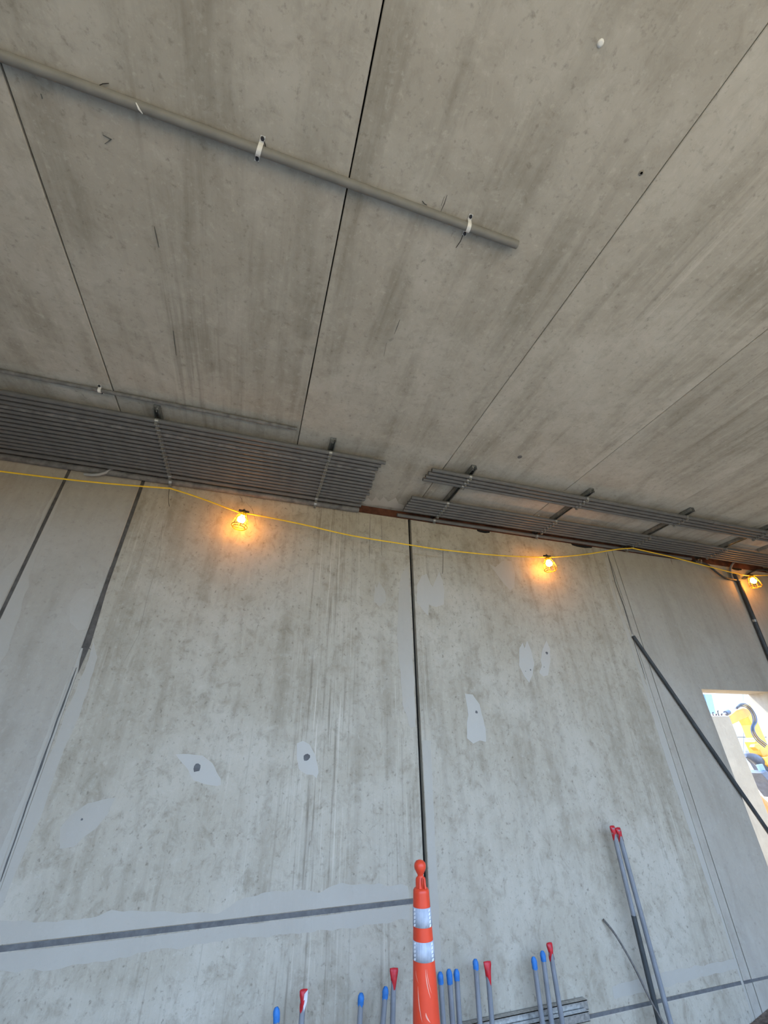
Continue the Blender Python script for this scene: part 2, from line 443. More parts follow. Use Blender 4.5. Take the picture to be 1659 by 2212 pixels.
patch(PD, [(1057, 1218), (1070, 1225), (1085, 1212), (1105, 1212), (1112, 1240), (1111, 1268), (1102, 1275), (1090, 1262), (1075, 1242)], 'grout_faint', .001)
patch(PD, [(1122, 1400), (1128, 1388), (1132, 1400), (1139, 1384), (1148, 1408), (1154, 1432), (1150, 1458), (1143, 1475), (1132, 1460), (1121, 1437)], holes=[(1146, 1447, .007), (1135, 1450, .004)])
patch(PD, [(1172, 1402), (1180, 1384), (1188, 1402), (1188, 1430), (1184, 1458), (1174, 1462), (1165, 1454), (1170, 1437), (1167, 1425)], holes=[(1181, 1411, .013), (1175, 1441, .004)])
patch(PD, [(1004, 1498), (1020, 1500), (1036, 1522), (1041, 1545), (1049, 1575), (1050, 1602), (1036, 1600), (1022, 1606), (1009, 1595), (1009, 1560), (1012, 1545)], holes=[(1029, 1538, .012)])
patch(PD, [(1322, 2130), (1440, 2098), (1590, 2072), (1592, 2092), (1450, 2128), (1325, 2158)], 'grout_faint', .001, .01)
patch(PD, [(1306, 1205), (1312, 1205), (1330, 1290), (1358, 1365), (1390, 1465), (1440, 1610), (1500, 1800), (1560, 1975), (1550, 1975), (1488, 1790), (1429, 1610), (1380, 1450), (1325, 1290)], 'grout_faint', .001, .006)
patch(PD, [(905, 1600), (930, 1600), (944, 1900), (954, 2100), (936, 2100), (925, 1900)], 'grout_faint', .001, .006)
# cracks, dark marks and the painted shadow of the brace pipe
crack_or_shadow([(165, 1442), (120, 1565), (60, 1733), (0, 1905)], .008)


crack_or_shadow([(1313, 1197), (1330, 1260), (1348, 1310), (1366, 1370)], .006)
crack_or_shadow([(1320, 1215), (1335, 1262), (1352, 1310)], .004)
crack_or_shadow([(1366, 1375), (1380, 1420), (1395, 1468)], .010)  # shadow of the brace pipe on the wall, painted as a dark strip
crack_or_shadow([(1425, 1590), (1445, 1650), (1470, 1735)], .004)
crack_or_shadow([(800, 1105), (799, 1150), (797, 1215)], .003)
crack_or_shadow([(823, 1108), (825, 1160), (824, 1200)], .003)
crack_or_shadow([(1148, 2000), (1149, 2003), (1150, 2006)], .002)
crack_or_shadow([(186, 1398), (192, 1400), (197, 1404)], .006)
crack_or_shadow([(770, 1790), (779, 1796), (785, 1802)], .004)
crack_or_shadow([(352, 1120), (345, 1200), (318, 1290), (300, 1370), (262, 1440)], .002, mat=M['crackline'])
crack_or_shadow([(1449, 1205), (1450, 1212), (1453, 1220)], .006, mat=M['rust'])
crack_or_shadow([(518, 1072), (522, 1078), (524, 1086)], .008)
crack_or_shadow([(530, 1083), (545, 1100), (552, 1125), (556, 1145)], .0025)
crack_or_shadow([(945, 2075), (951, 2083), (957, 2095)], .0015)

# sealant squeezed wide where the mortared stretch of the left joint begins
Q = [at_y(a, b, D - .0015) for a, b in ((238, 1225), (243, 1226), (226, 1290), (210, 1345), (196, 1392), (180, 1428), (168, 1456), (173, 1425), (181, 1395), (197, 1345), (218, 1285))]
MB().prism(Q, (0, .006, 0)).build('joint_sealant', M['sealant'], wall)
# rusty steel angle in the corner
trim = MB()
trim.box((XL, D - .010, H - .078), (XR, D, H - .0035))
trim.build('trim_1', M['rust'])['kind'] = 'structure'
bpy.data.objects['trim_1']['label'] = 'rusty steel angle running along the top of the wall'
# ragged dark embed plates under the angle
for (px, py, w, h) in ((1043, 1139, .16, .055), (1255, 1172, .30, .06), (1590, 1228, .20, .06)):
    c = at_y(px, py, D)
    pts = [Vector((c.x - w / 2, D - .006, H - .07)), Vector((c.x + w / 2, D - .006, H - .07)), Vector((c.x + w * .42, D - .006, H - .078 - h * .3)), Vector((c.x + w * .1, D - .006, H - .078 - h * .5)), Vector((c.x - w * .25, D - .006, H - .078 - h * .45)), Vector((c.x - w * .45, D - .006, H - .078 - h * .3))]
    MB().prism(pts, (0, .007, 0)).build('embed_plate', M['gapdark'], wall)
# mortar smeared on the ceiling beside the angle
zc = H - .0012
base = [(782, 1086), (795, 1076), (803, 1083), (812, 1072), (820, 1082), (829, 1073), (838, 1084), (848, 1079), (855, 1075), (861, 1088), (872, 1091), (876, 1100), (850, 1097), (820, 1092), (792, 1090)]
Q = [at_z(a, b, zc) for a, b in base]
MB().prism(Q, (0, 0, .004)).build('mortar_smear', M['grout'], ceiling)
for (px, py, r, mt) in ((1297, 93, .011, 'white_pl'), (1385, 373, .010, 'grout'), (1123, 987, .018, 'sealant_grey'), (1385, 373, .010, 'grout'), (1164, 1113, .010, 'white_pl')):
    c = at_z(px, py, H)
    MB().lathe([(-.004, r * .5), (-.002, r), (.003, r)], c, 10).build('plug', M[mt], ceiling)
def scratch(pts, w, mat='rope'):
    P = [at_z(a, b, H - .0012) for a, b in pts]; vs = []
    for i, p in enumerate(P):
        d = (P[min(i + 1, len(P) - 1)] - P[max(0, i - 1)]).normalized(); nn = Vector((-d.y, d.x, 0)) * w * (.3 if i in (0, len(P) - 1) else 1)
        vs += [p - nn, p + nn, p - nn + Vector((0, 0, .004)), p + nn + Vector((0, 0, .004))]
    fs = []
    for i in range(len(P) - 1):
        a = 4 * i
        fs += [(a, a + 1, a + 5, a + 4), (a, a + 4, a + 6, a + 2), (a + 1, a + 3, a + 7, a + 5)]
    MB().add(vs, fs).build('scrape_mark', M[mat], ceiling)
for s_ in ([(966, 421), (960, 440), (950, 462)], [(960, 425), (953, 445)], [(333, 490), (338, 512), (343, 535)], [(864, 690), (858, 706), (852, 722)], [(374, 715), (377, 740), (381, 768)], [(835, 740), (829, 770)], [(88, 203), (91, 214)], [(222, 292), (240, 301), (226, 311)]):
    scratch(s_, .0018)

# unseen side and rear walls added to block light, exterior ground
tag(MB().box((XL - .25, YB, 0), (XL, D + WT, ZT)).build('wall_left', M['wall2']), 'unseen concrete side wall beyond the left edge, added to block light', kind='structure')
tag(MB().box((XR, YB, 0), (XR + .25, D + WT, ZT)).build('wall_right', M['wall2']), 'unseen concrete side wall beyond the right edge, added to block light', kind='structure')
tag(MB().box((XL - .25, YB - .25, 0), (-2.6, YB, ZT)).build('blocker_wall', M['wall2']), 'unseen concrete wall piece behind the camera, added to block light', kind='structure')
tag(MB().box((5.6, YB - .25, 0), (XR + .25, YB, ZT)).build('blocker_wall', M['wall2']), 'unseen concrete wall piece behind the camera on the right, added to block light', kind='structure')
eb = MB(); ev = []  # unseen dark bank, added to keep low sky light off the wall top
for j, (yy, zz) in enumerate(((-9.0, -.05), (-11, 2.6), (-13, 4.4), (-18, 4.8), (-26, -.05))):
    for i in range(41):
        xx = -60 + 3 * i
        ev.append((xx, yy + .8 * mn.noise(Vector((xx * .2, j, 0))), zz + (.35 * mn.noise(Vector((xx * .3, j, 5))) if 0 < j < 4 else 0)))
eb.add(ev, [(j * 41 + i, j * 41 + i + 1, (j + 1) * 41 + i + 1, (j + 1) * 41 + i) for j in range(4) for i in range(40)])
tag(eb.build('sky_blocker_bank', M['blocker_dark']), 'unseen dark bank behind the camera, added to block the low sky', kind='structure')
tag(MB().box((-80, -80, -.35), (80, 80, -.02)).build('ground', M['soil']), 'pale sandy ground outside the building', kind='structure')

# ------------------------------------------------------------------ overhead conduit racks
ORD = ['first', 'second', 'third', 'fourth', 'fifth', 'sixth', 'seventh', 'eighth', 'ninth', 'tenth', 'eleventh', 'twelfth', 'thirteenth', 'fourteenth', 'fifteenth', 'sixteenth']
ZC = H - .059       # conduit axis under the 41 mm strut
def conduit(x0, x1, y, z, r, mat, label, group, couplings=(), name='conduit', n=16):
    o = MB().pipe((x0, y, z), (x1, y, z), r, .0035, n).build(name, mat, None, ((x0 + x1) / 2, y, z))
    tag(o, label, 'conduit', group)
    for cx in couplings:
        MB().pipe((cx - .035, y, z), (cx + .035, y, z), r + .0035, .003, n).build('coupling', mat, o)
    return o
rows_l = [2.464, 2.511, 2.562, 2.606, 2.652, 2.700, 2.749, 2.799, 2.848, 2.897, 2.946, 2.994, 3.042, 3.088]
ends_l = [.80, .775, .765, .755, .765, .775, .77, .785, .79, .785, .80, .78, .785, .765]
rl = .0152
for i, y in enumerate(rows_l):
    lab = 'dark grey conduit in the left overhead rack, %s from the room side' % ORD[i]
    mt = M['pvc_pale'] if i in (3,) else M['pvc']
    if i == 3: lab = 'scuffed pale-streaked grey conduit, fourth from the room side of the left overhead rack'
    conduit(-3.8, ends_l[i], y, ZC, rl if i > 1 else .0168, mt, lab, 'conduits of the left ceiling rack', couplings=([.52 - .1 * i] if i == 2 else []))
conduit(-3.8, .775, 3.148, ZC - .004, .0175, M['pvc'], 'dark grey conduit past the wide gap in the left overhead rack, second from wall', 'conduits of the left ceiling rack')
conduit(-3.8, .77, 3.212, ZC - .018, .0265, M['pvc_pale'], 'thick scuffed grey pipe against the wall, lowest of the left overhead rack', 'conduits of the left ceiling rack')
rows_u = [2.440, 2.490, 2.538, 2.586]
st_u = [1.195, 1.185, 1.18, 1.175]
for i, y in enumerate(rows_u):
    conduit(st_u[i], 8.6, y, ZC, .0165, M['pvc'], 'grey conduit, %s from the room side in the right rack bundle of four' % ORD[i], 'room-side bundle of the right ceiling rack', couplings=([4.35] if i == 0 else [3.9] if i == 2 else []))
rows_m = [2.884, 2.931, 2.978, 3.024, 3.070, 3.117]
st_m = [1.186, 1.187, 1.183, 1.182, 1.183, 1.187]
for i, y in enumerate(rows_m):
    conduit(st_m[i], 8.6, y, ZC, .0152, M['pvc'], 'grey conduit, %s from the room side in the right rack bundle of six' % ORD[i], 'wall-side bundle of the right ceiling rack', couplings=([4.1] if i == 0 else [4.35] if i == 1 else []))
p_end = at_y(1500, 1214, 3.205)
conduit(1.155, 4.95, 3.205, ZC - .012, .0175, M['pvc'], 'single grey conduit hugging the wall below the right overhead rack', 'lone conduits')

# strut channel with pipe straps
def strut_mesh(L):
    w, h, tk, lip = .0205, .041, .0027, .009
    mb = MB()
    mb.box((-w, 0, -tk), (w, L, 0)); mb.box((-w, 0, -h), (-w + tk, L, 0)); mb.box((w - tk, 0, -h), (w, L, 0))
    mb.box((-w, 0, -h), (-w + lip, L, -h + tk)); mb.box((w - lip, 0, -h), (w, L, -h + tk))
    mb.box((-w + lip - tk, 0, -h), (-w + lip, L, -h + .009)); mb.box((w - lip, 0, -h), (w - lip + tk, L, -h + .009))
    return mb
def strap_mesh(r):
    mb = MB(); n = 18; w = .011; t_ = .0024
    for sg in (-1, 1):
        vs = []
        for k in range(n // 2 + 1):
            a = -PI / 2 + sg * (.16 + (PI - .35) * k / (n // 2))
            for rr in (r, r + t_):
                for xx in (-w, w): vs.append((xx, rr * math.cos(a), rr * math.sin(a)))
        fs = []
        for k in range(n // 2):
            a = 4 * k
            fs += [(a, a + 4, a + 5, a + 1), (a + 2, a + 3, a + 7, a + 6), (a, a + 2, a + 6, a + 4), (a + 1, a + 5, a + 7, a + 3)]
        mb.add(vs, fs, False)
        y0 = sg * .0035
        mb.box((-w, min(y0, y0 + sg * t_), -r - .021), (w, max(y0, y0 + sg * t_), -r + .001))
    mb.tube([(0, -.013, -r - .012), (0, .014, -r - .012)], .0032, 8)
    mb.tube([(0, -.0135, -r - .012), (0, -.0085, -r - .012)], .0065, 6)
    mb.tube([(0, .007, -r - .012), (0, .0115, -r - .012)], .0065, 6)
    return mb
def bolt_mesh():
    mb = MB(); mb.box((-.019, -.019, -.006), (.019, .019, 0)); mb.tube([(0, 0, -.016), (0, 0, -.006)], .010, 6); mb.tube([(0, 0, -.030), (0, 0, -.016)], .005, 8)
    return mb
strap_protos = {}
def strut(x, y0, y1, rows, label):
    t = empty('strut_channel', (x, y0, H), label=label, cat='bracket', group='ceiling struts')
    strut_mesh(y1 - y0).build('channel', M['strut'], t).location = (0, 0, 0)
    bolt_mesh().build('anchor_bolt', M['galv'], t).location = (0, .028, -.004)
    for (y, z, r) in rows:
        if r not in strap_protos:
            o = strap_mesh(r).build('pipe_strap', M['galv'], t); strap_protos[r] = o
            o.location = (0, y - y0, z - H)
        else: copy_part(strap_protos[r], t, (0, y - y0, z - H))
    return t
RL = [(y, ZC, rl + .0005) for y in rows_l] + [(3.148, ZC - .004, .018), (3.212, ZC - .018, .027)]
RR = [(y, ZC, .0170) for y in rows_u] + [(y, ZC, .0157) for y in rows_m] + [(3.205, ZC - .012, .018)]
strut(-.865, 2.37, 3.235, RL, 'galvanised strut with pipe clamps across the left rack, leftmost in view')
strut(.355, 2.35, 3.235, RL, 'galvanised strut with pipe clamps near the cut ends of the left rack')
for i, (x, lab) in enumerate(((1.545, 'nearest the conduit ends'), (2.745, 'second from the left'), (3.96, 'where the yellow cable is tied'), (5.10, 'fourth from the left'), (6.3, 'last, past the door'))):
    strut(x, 2.35, 3.235, RR, 'galvanised strut with pipe clamps on the right rack, ' + lab)
# a lone dark rod seen past the fourth strut
a = at_z(1617, 1191, H - .02); b = at_z(1659, 1175, H - .02)
tag(MB().box((5.62, 2.64, H - .041), (5.66, 2.86, H)).build('strut_offcut', M['strut'], None, (5.64, 2.75, H)), 'short dark strut piece on the ceiling between the right-hand conduit bundles', 'bracket')

# single conduits strapped straight to the ceiling
c1 = conduit(-3.2, .905, .752, H - .0185, .0175, M['pvc_pale'], 'lone grey conduit strapped to the ceiling high above the room, nearest the camera', 'lone conduits', n=20)
c1.data.materials[0] = mottled('dusty_grey_conduit', (.185, .175, .15), .1, 9, .6)
c2 = conduit(-4.2, .075, 2.318, H - .0145, .0130, M['pvc_pale'], 'thin grey conduit flush on the ceiling just above the left rack', 'lone conduits')
def ceiling_strap(x, y, r, label, tilt=.15):
    t = empty('conduit_strap', (x, y, H), label=label, cat='strap', group='white straps on the ceiling conduits')
    mb = MB(); n = 12; w = .009; pts = []
    pts.append((-r - .026, -.0025)); pts.append((-r - .004, -.0025))
    for k in range(n + 1):
        a = PI + PI * k / n; pts.append((math.cos(a) * (r + .0025), -r - .001 + math.sin(a) * (r + .0025)))
    pts.append((r + .004, -.0025)); pts.append((r + .026, -.0025))
    vs = []
    for (yy, zz) in pts:
        sh = yy * tilt
        vs += [(sh - w, yy, zz), (sh + w, yy, zz), (sh - w, yy, zz + .002), (sh + w, yy, zz + .002)]
    fs = []
    for k in range(len(pts) - 1):
        a = 4 * k; fs += [(a, a + 1, a + 5, a + 4), (a + 2, a + 6, a + 7, a + 3), (a, a + 4, a + 6, a + 2), (a + 1, a + 3, a + 7, a + 5)]
    mb.add(vs, fs, False).build('strap_band', M['white_pl'], t).location = (0, 0, 0)
    for sg in (-1, 1):
        MB().tube([(0, 0, -.011), (0, 0, -.002)], [.006, .0078], 10).build('screw', M['black'], t).location = (sg * (r + .017) * tilt, sg * (r + .017), 0)
    return t
ceiling_strap(-.258, .752, .0178, 'white strap with black screws on the ceiling conduit, left of the plank joint', -.25)
ceiling_strap(.650, .752, .0178, 'white strap with black screws near the free end of the ceiling conduit', .10)
pp = at_z(212, 830, H - .01)
ceiling_strap(pp.x, 2.318, .0135, 'small pale strap on the thin conduit above the left rack', 0)
q = at_z(302, 230, H - .02)
tag(MB().tube([(q.x - .006, .752 - .014, H - .036), (q.x + .002, .752, H - .0395), (q.x + .010, .752 + .012, H - .034)], [.002, .004, .002], 6).build('tape_scrap', M['white_pl'], None, (q.x, .752, H - .037)), 'scrap of white tape stuck on the ceiling conduit', 'tape')
def wire(pts, r, label, z=None, y=None, mat='wire', name='tie_wire', cat='wire', grp='tie wires'):
    P = [at_z(a, b, z) if z else at_y(a, b, y) for a, b in pts]
    o = MB().tube(P, r, 6).build(name, M[mat], None, P[0])
    return tag(o, label, cat, grp)
wire([(215, 184), (222, 181), (235, 180)], .0012, 'black tie-wire bit on the ceiling above the left part of the long conduit', z=H - .002)
wire([(567, 299), (573, 312), (574, 318), (580, 322)], .0014, 'black bent tie wire beside the left white strap', z=H - .002)
wire([(1000, 508), (995, 521), (985, 535)], .0014, 'thin black wire tail below the right white strap', z=H - .003)
wire([(912, 434), (917, 440), (922, 443)], .0010, 'short black wire tail on the ceiling above the middle of the long conduit', z=H - .002)

# bent conduit offcut resting at the wall under the left rack
bp = [(182, 1024), (198, 1026), (214, 1025), (228, 1021), (240, 1014), (249, 1006)]
P = [at_y(a, b, D - .055) for a, b in bp]
tag(MB().tube(P, .0125, 14).build('conduit_elbow', M['pvc_mid'], None, P[2]), 'light grey bent conduit elbow poking out under the left rack', 'conduit')

# ------------------------------------------------------------------ string lights
def smooth_path(P, k=6):
    out = []
    for i in range(len(P) - 1):
        p0, p1, p2, p3 = P[max(0, i - 1)], P[i], P[i + 1], P[min(len(P) - 1, i + 2)]
        for j in range(k):
            t_ = j / k
            out.append(.5 * ((2 * p1) + (p2 - p0) * t_ + (2 * p0 - 5 * p1 + 4 * p2 - p3) * t_ ** 2 + (3 * p1 - p0 - 3 * p2 + p3) * t_ ** 3))
    out.append(P[-1]); return out
YC = D - .14
cp = [(-560, 940), (-330, 975), (-120, 1002), (0, 1018), (140, 1035), (250, 1046), (368, 1055), (430, 1075), (515, 1106), (545, 1111), (650, 1132), (760, 1157), (884, 1177), (960, 1188), (1080, 1200), (1185, 1203.5), (1260, 1198), (1330, 1187), (1366, 1184), (1450, 1203), (1520, 1221), (1600, 1241), (1628, 1243), (1680, 1243), (1760, 1246), (1900, 1262), (2060, 1285)]
segs = [cp[:7], cp[6:19], cp[18:]]
path = []
for sgm in segs:
    s_ = smooth_path([at_y(a, b, YC) for a, b in sgm]); path += s_ if not path else s_[1:]
tag(MB().tube(path, .0062, 8).build('light_cable', M['cable'], None, path[0]), 'yellow cable of the temporary string lights swagged along the wall', 'cable')
def cage_light(px, py, label, lean=0.0):
    top = at_y(px, py, YC)
    t = empty('cage_light', top, label=label, cat='lamp', group='caged lamps on the yellow cable')
    Rm = Matrix.Rotation(lean, 3, 'Y')
    def T(v): return Rm @ Vector(v)
    mb = MB(); mb.tube([T((-.042, 0, .004)), T((.042, 0, .004))], .009, 10); mb.tube([T((-.012, 0, .014)), T((-.002, 0, .022)), T((.006, 0, .014))], .004, 8)
    mb.tube([T((0, 0, .006)), T((0, 0, -.026))], [.014, .017], 12)
    mb.build('socket', M['black'], t).location = (0, 0, 0)
    mb = MB(); mb.tube([T((0, 0, -.008)), T((0, 0, -.030)), T((0, 0, -.042))], [.019, .024, .025], 14)
    mb.build('cage_collar', M['yellow'], t).location = (0, 0, 0)
    prof = [(-.020, .024), (-.045, .040), (-.075, .052), (-.110, .060), (-.142, .063), (-.156, .050)]
    mb = MB()
    for k in range(8):
        a = 2 * PI * k / 8 + .2
        mb.tube([T((r * math.cos(a), r * math.sin(a), z)) for z, r in prof], .0026, 6)
    for z, r in ((-.075, .052), (-.142, .063), (-.156, .050), (-.030, .031)):
        mb.tube([T((r * math.cos(2 * PI * k / 24), r * math.sin(2 * PI * k / 24), z)) for k in range(25)], .0026, 6, caps=False)
    mb.tube([T((-.050, 0, -.156)), T((.050, 0, -.156))], .0026, 6)
    mb.build('cage', M['yellow'], t).location = (0, 0, 0)
    pr = [(-.034, .013), (-.045, .015), (-.056, .024), (-.068, .0295), (-.080, .031), (-.092, .0285), (-.102, .020), (-.108, .008)]
    mb = MB(); mb.tube([T((0, 0, z)) for z, r in pr], [r for z, r in pr], 20)
    mb.build('bulb', M['bulb'], t).location = (0, 0, 0)
    return t
cage_light(527, 1105, 'lit caged yellow lamp hanging under the left conduit rack', .10)
cage_light(1182, 1202, 'lit caged yellow lamp in the middle, right of the tall wall joint', -.04)
cage_light(1621, 1242, 'lit caged yellow lamp at the right picture edge by the cable bundle', .0)
cage_light(-330, 976, 'lit caged yellow lamp beyond the left picture edge')
cage_light(1990, 1276, 'lit caged yellow lamp beyond the right picture edge')
wire([(366, 1054), (364, 1070), (364, 1085), (366, 1094)], .0018, 'black tie tail dangling from the cable at the left rack strut', y=YC + .006)
wire([(950, 1185), (957, 1186), (957, 1210), (956, 1239)], .0020, 'long black tie tail hanging from the cable left of the middle lamp', y=YC + .006)
wire([(1350, 1180), (1360, 1179), (1368, 1181), (1374, 1186)], .005, 'black tie knot fixing the yellow cable under the right rack', y=YC)

# ------------------------------------------------------------------ right-hand conduit drop with cables
a = at_y(1592, 1248, D - .028); b = at_y(1659, 1412, D - .028); c = a + (b - a) * 2.02
t = empty('conduit_drop', (a.x, a.y, a.z), label='dark conduit running down the wall from a junction box, right edge', cat='conduit')
MB().tube([a, b, c], .021, 14).build('pipe', M['coated'], t)
MB().tube([b.lerp(a, .42) , b.lerp(a, .39)], .0245, 14).build('band', M['galv'], t)
jb = MB(); jc = a + Vector((-.01, 0, .0)); jb.box((jc.x - .035, D - .06, jc.z - .05), (jc.x + .035, D, jc.z + .05)); bevel(jb.build('junction_box', M['digger_dark'], t), .01)
P = smooth_path([at_y(p, q_, D - .035) for p, q_ in ((1583, 1252), (1579, 1240), (1578, 1228), (1583, 1217), (1592, 1210), (1602, 1207))])
tag(MB().tube(P, .013, 12).build('flexible_conduit', M['pvc_light'], None, P[0]), 'pale curved conduit bend rising from the junction box to the right rack', 'conduit')
P = smooth_path([at_y(p, q_, D - .04) for p, q_ in ((1500, 1212), (1515, 1215), (1530, 1222), (1548, 1236), (1566, 1248), (1590, 1253))])
tag(MB().tube(P, [.0175 - .006 * min(1, i / 14) for i in range(len(P))], 12).build('feed_cable', M['coated'], None, P[0]), 'dark cable sagging from the wall conduit to the junction box', 'cable')
P = smooth_path([at_y(p, q_, D - .03) for p, q_ in ((1603, 1251), (1612, 1249), (1617, 1240), (1628, 1234), (1645, 1231), (1700, 1236))])
tag(MB().tube(P, [.002] + [.009] * (len(P) - 1), 10).build('loose_cable', M['coated'], None, P[0]), 'dark loose cable behind the rightmost caged lamp', 'cable')

# ------------------------------------------------------------------ brace pipe in front of the wall
a = at_y(1368, 1374, D - .02); e = at_z(1905, 2152, .02)
tag(MB().tube([a, a.lerp(e, .5), e], [.0165, .0175, .0175], 14).build('brace_pipe', M['coated'], None, e), 'long dark brace pipe slanting from the wall joint across the doorway', 'pipe')

# ------------------------------------------------------------------ conduit stub-ups along the wall foot
YS = D - .11
def sleeve(c, d, r, L, mat, kind, t, nm='tape'):
    """crumpled tape wrapped over a pipe end; c = top of the pipe, d = direction down the pipe"""
    up = -d; side = Vector((1, 0, 0)); side = (side - side.dot(d) * d).normalized(); fr = side.cross(d)
    n = 14; prof = {'cap': [(L, 1.05, 1.05), (L * .5, 1.10, 1.08), (.012, 1.16, 1.1), (0, 1.02, .95), (-.010, .6, .45), (-.012, .05, .05)],
                    'fan': [(L, .9, 1.06), (L * .7, 1.06, 1.06), (.02, 1.25, .9), (-.004, 1.6, .5), (-.016, 1.55, .22), (-.018, .1, .05)],
                    'twist': [(L, 1.04, 1.04), (L * .55, .92, 1.1), (.01, 1.25, 1.0), (-.006, 1.4, .55), (-.012, 1.2, .25), (-.014, .1, .05)]}[kind]
    vs = []
    for i, (z, a, b) in enumerate(prof):
        for k in range(n):
            th = 2 * PI * k / n
            j = 1 + .10 * mn.noise(Vector((c.x * 31 + k * .9, i * 1.3, c.z * 17)))
            zz = z + (.012 * mn.noise(Vector((c.x * 13 + k * .7, 5, i))) if i == 0 else 0) + (.02 * math.cos(th * 2 + c.x * 9) if i == 0 and kind != 'cap' else 0)
            vs.append(c + d * zz + side * (r * a * j * math.cos(th)) + fr * (r * b * j * math.sin(th)))
    fs = [(i * n + k, i * n + (k + 1) % n, (i + 1) * n + (k + 1) % n, (i + 1) * n + k) for i in range(len(prof) - 1) for k in range(n)]
    MB().add(vs, fs, True).build(nm, mat, t)
stubs = [  # top pixel, bottom pixel, tape, kind, wall distance, label
    ((597, 2182), (598, 2240), 'blue', 'cap', .11, 'grey conduit stub with a blue tape cap, leftmost in the row'),
    ((656, 2144), (651, 2212), 'red', 'twist', .11, 'grey conduit stub with a torn red and white tape end'),
    ((780, 2151), (777, 2212), 'blue', 'cap', .10, 'grey conduit stub with a blue tape cap, alone between two red-tipped stubs'),
    ((833, 2137), (827, 2212), 'blue', 'cap', .11, 'grey conduit stub with a blue tape cap, directly left of a red-tipped stub'),
    ((851, 2100), (848, 2212), 'red', 'fan', .10, 'darker grey conduit stub with a red tape end just left of the cone'),
    ((951, 2105), (958, 2212), 'blue', 'cap', .11, 'grey conduit stub with a blue tape cap, first right of the cone'),
    ((970, 2099), (978, 2212), 'blue', 'cap', .12, 'grey conduit stub with a worn pale blue cap, second right of the cone'),
    ((986, 2099), (993, 2212), 'blue', 'cap', .11, 'grey conduit stub with a deep blue cap, third right of the cone'),
    ((1027, 2077), (1037, 2212), 'blue', 'cap', .10, 'tall grey conduit stub with a blue cap beside the flared red one'),
    ((1053, 2085), (1063, 2212), 'red', 'fan', .10, 'grey conduit stub with a flared red tape end'),
    ((1153, 2072), (1172, 2212), 'blue', 'cap', .11, 'grey conduit stub with a blue cap, left of the trio by the strut rail'),
    ((1172, 2059), (1192, 2212), 'blue', 'cap', .11, 'grey conduit stub with a dark blue cap, middle of the trio by the strut rail'),
    ((1187, 2042), (1215, 2212), 'red', 'twist', .12, 'grey conduit stub with a red cap, right of the trio by the strut rail')]
for (tp, bt, tape, kind, wd, lab) in stubs:
    a = at_y(*tp, D - wd); b = at_y(*bt, D - wd - .004)
    d = (b - a).normalized(); foot = a + d * (a.z / -d.z)
    t = empty('conduit_stub', foot, label=lab, cat='conduit', group='taped conduit stubs along the wall foot')
    MB().tube([a + d * (.03 if tape == 'red' else .008), foot], .0150, 16).build('pipe', M['pvc_light'], t)
    L = {'blue': .042, 'red': .05}[tape] * (1 + .25 * random.uniform(-1, 1))
    sleeve(a, d, .0157, L, M[tape], kind, t)
    if tp[0] == 656:   # the torn end shows the white back of the tape
        MB().prism([a + Vector((.002, -.0175, .0)), a + Vector((.020, -.012, .012)), a + Vector((.019, -.012, -.03)), a + Vector((.004, -.0178, -.065)), a + Vector((-.002, -.0178, -.035))], (0, .0015, 0)).build('torn_tape', M['redwhite'], t)
# tall pair
def tall(tp, bt, wd0, wd1, r, lab, black_from=None):
    a = at_y(*tp, D - wd0); b = at_y(*bt, D - wd1); d = (b - a).normalized(); foot = a + d * (a.z / -d.z)
    t = empty('conduit_stub', foot, label=lab, cat='conduit', group='taped conduit stubs along the wall foot')
    if black_from:
        c = at_y(*black_from, D - wd0); k = (c - a).length
        m_ = a + d * k
        MB().tube([a, m_], r, 16).build('pipe', M['pvc_light'], t)
        MB().tube([m_, foot], r + .0012, 16).build('coated_pipe', M['coated'], t)
    else: MB().tube([a, foot], r, 16).build('pipe', M['pvc_light'], t)
    sleeve(a, d, r + .001, .055, M['red'], 'twist', t)
tall((1323, 1788), (1425, 2212), .10, .11, .0155, 'tall taped conduit with a black coated lower half, left of the tallest pair', (1372, 1976))
tall((1335, 1792), (1449, 2212), .10, .11, .0165, 'tall light grey taped conduit, right of the tallest pair')
# thin bent rod
P = smooth_path([at_y(1303, 1986, D - .012), at_y(1330, 2020, D - .04), at_y(1368, 2085, D - .10), at_y(1405, 2160, D - .16), at_y(1436, 2214, D - .20)])
d = (P[-1] - P[-4]).normalized(); P.append(P[-1] + d * (P[-1].z / -d.z) * .98)
tag(MB().tube(P, .0065, 8).build('steel_rod', M['rebar'], None, P[-1]), 'thin bent dark rod leaning on the wall beside the tall taped conduits', 'rod')
# strut rails by the wall foot
def rail(x0, x1, y, z, lab):
    L = x1 - x0
    mb = strut_mesh(L)
    mb.v = [(x0 + v[1], y + v[0], z + v[2]) for v in mb.v]
    return tag(mb.build('strut_rail', M['galv'], None, ((x0 + x1) / 2, y, z)), lab, 'bracket', 'strut rails at the wall foot')
zr = at_y(1290, 2180, D - .06).z
rail(1.45, 2.335, D - .024, zr + .040, 'galvanised strut rail held on the wall behind the stub trio, upper piece')
rail(1.45, 2.300, D - .068, zr + .012, 'galvanised strut rail in front of another one behind the stub trio')

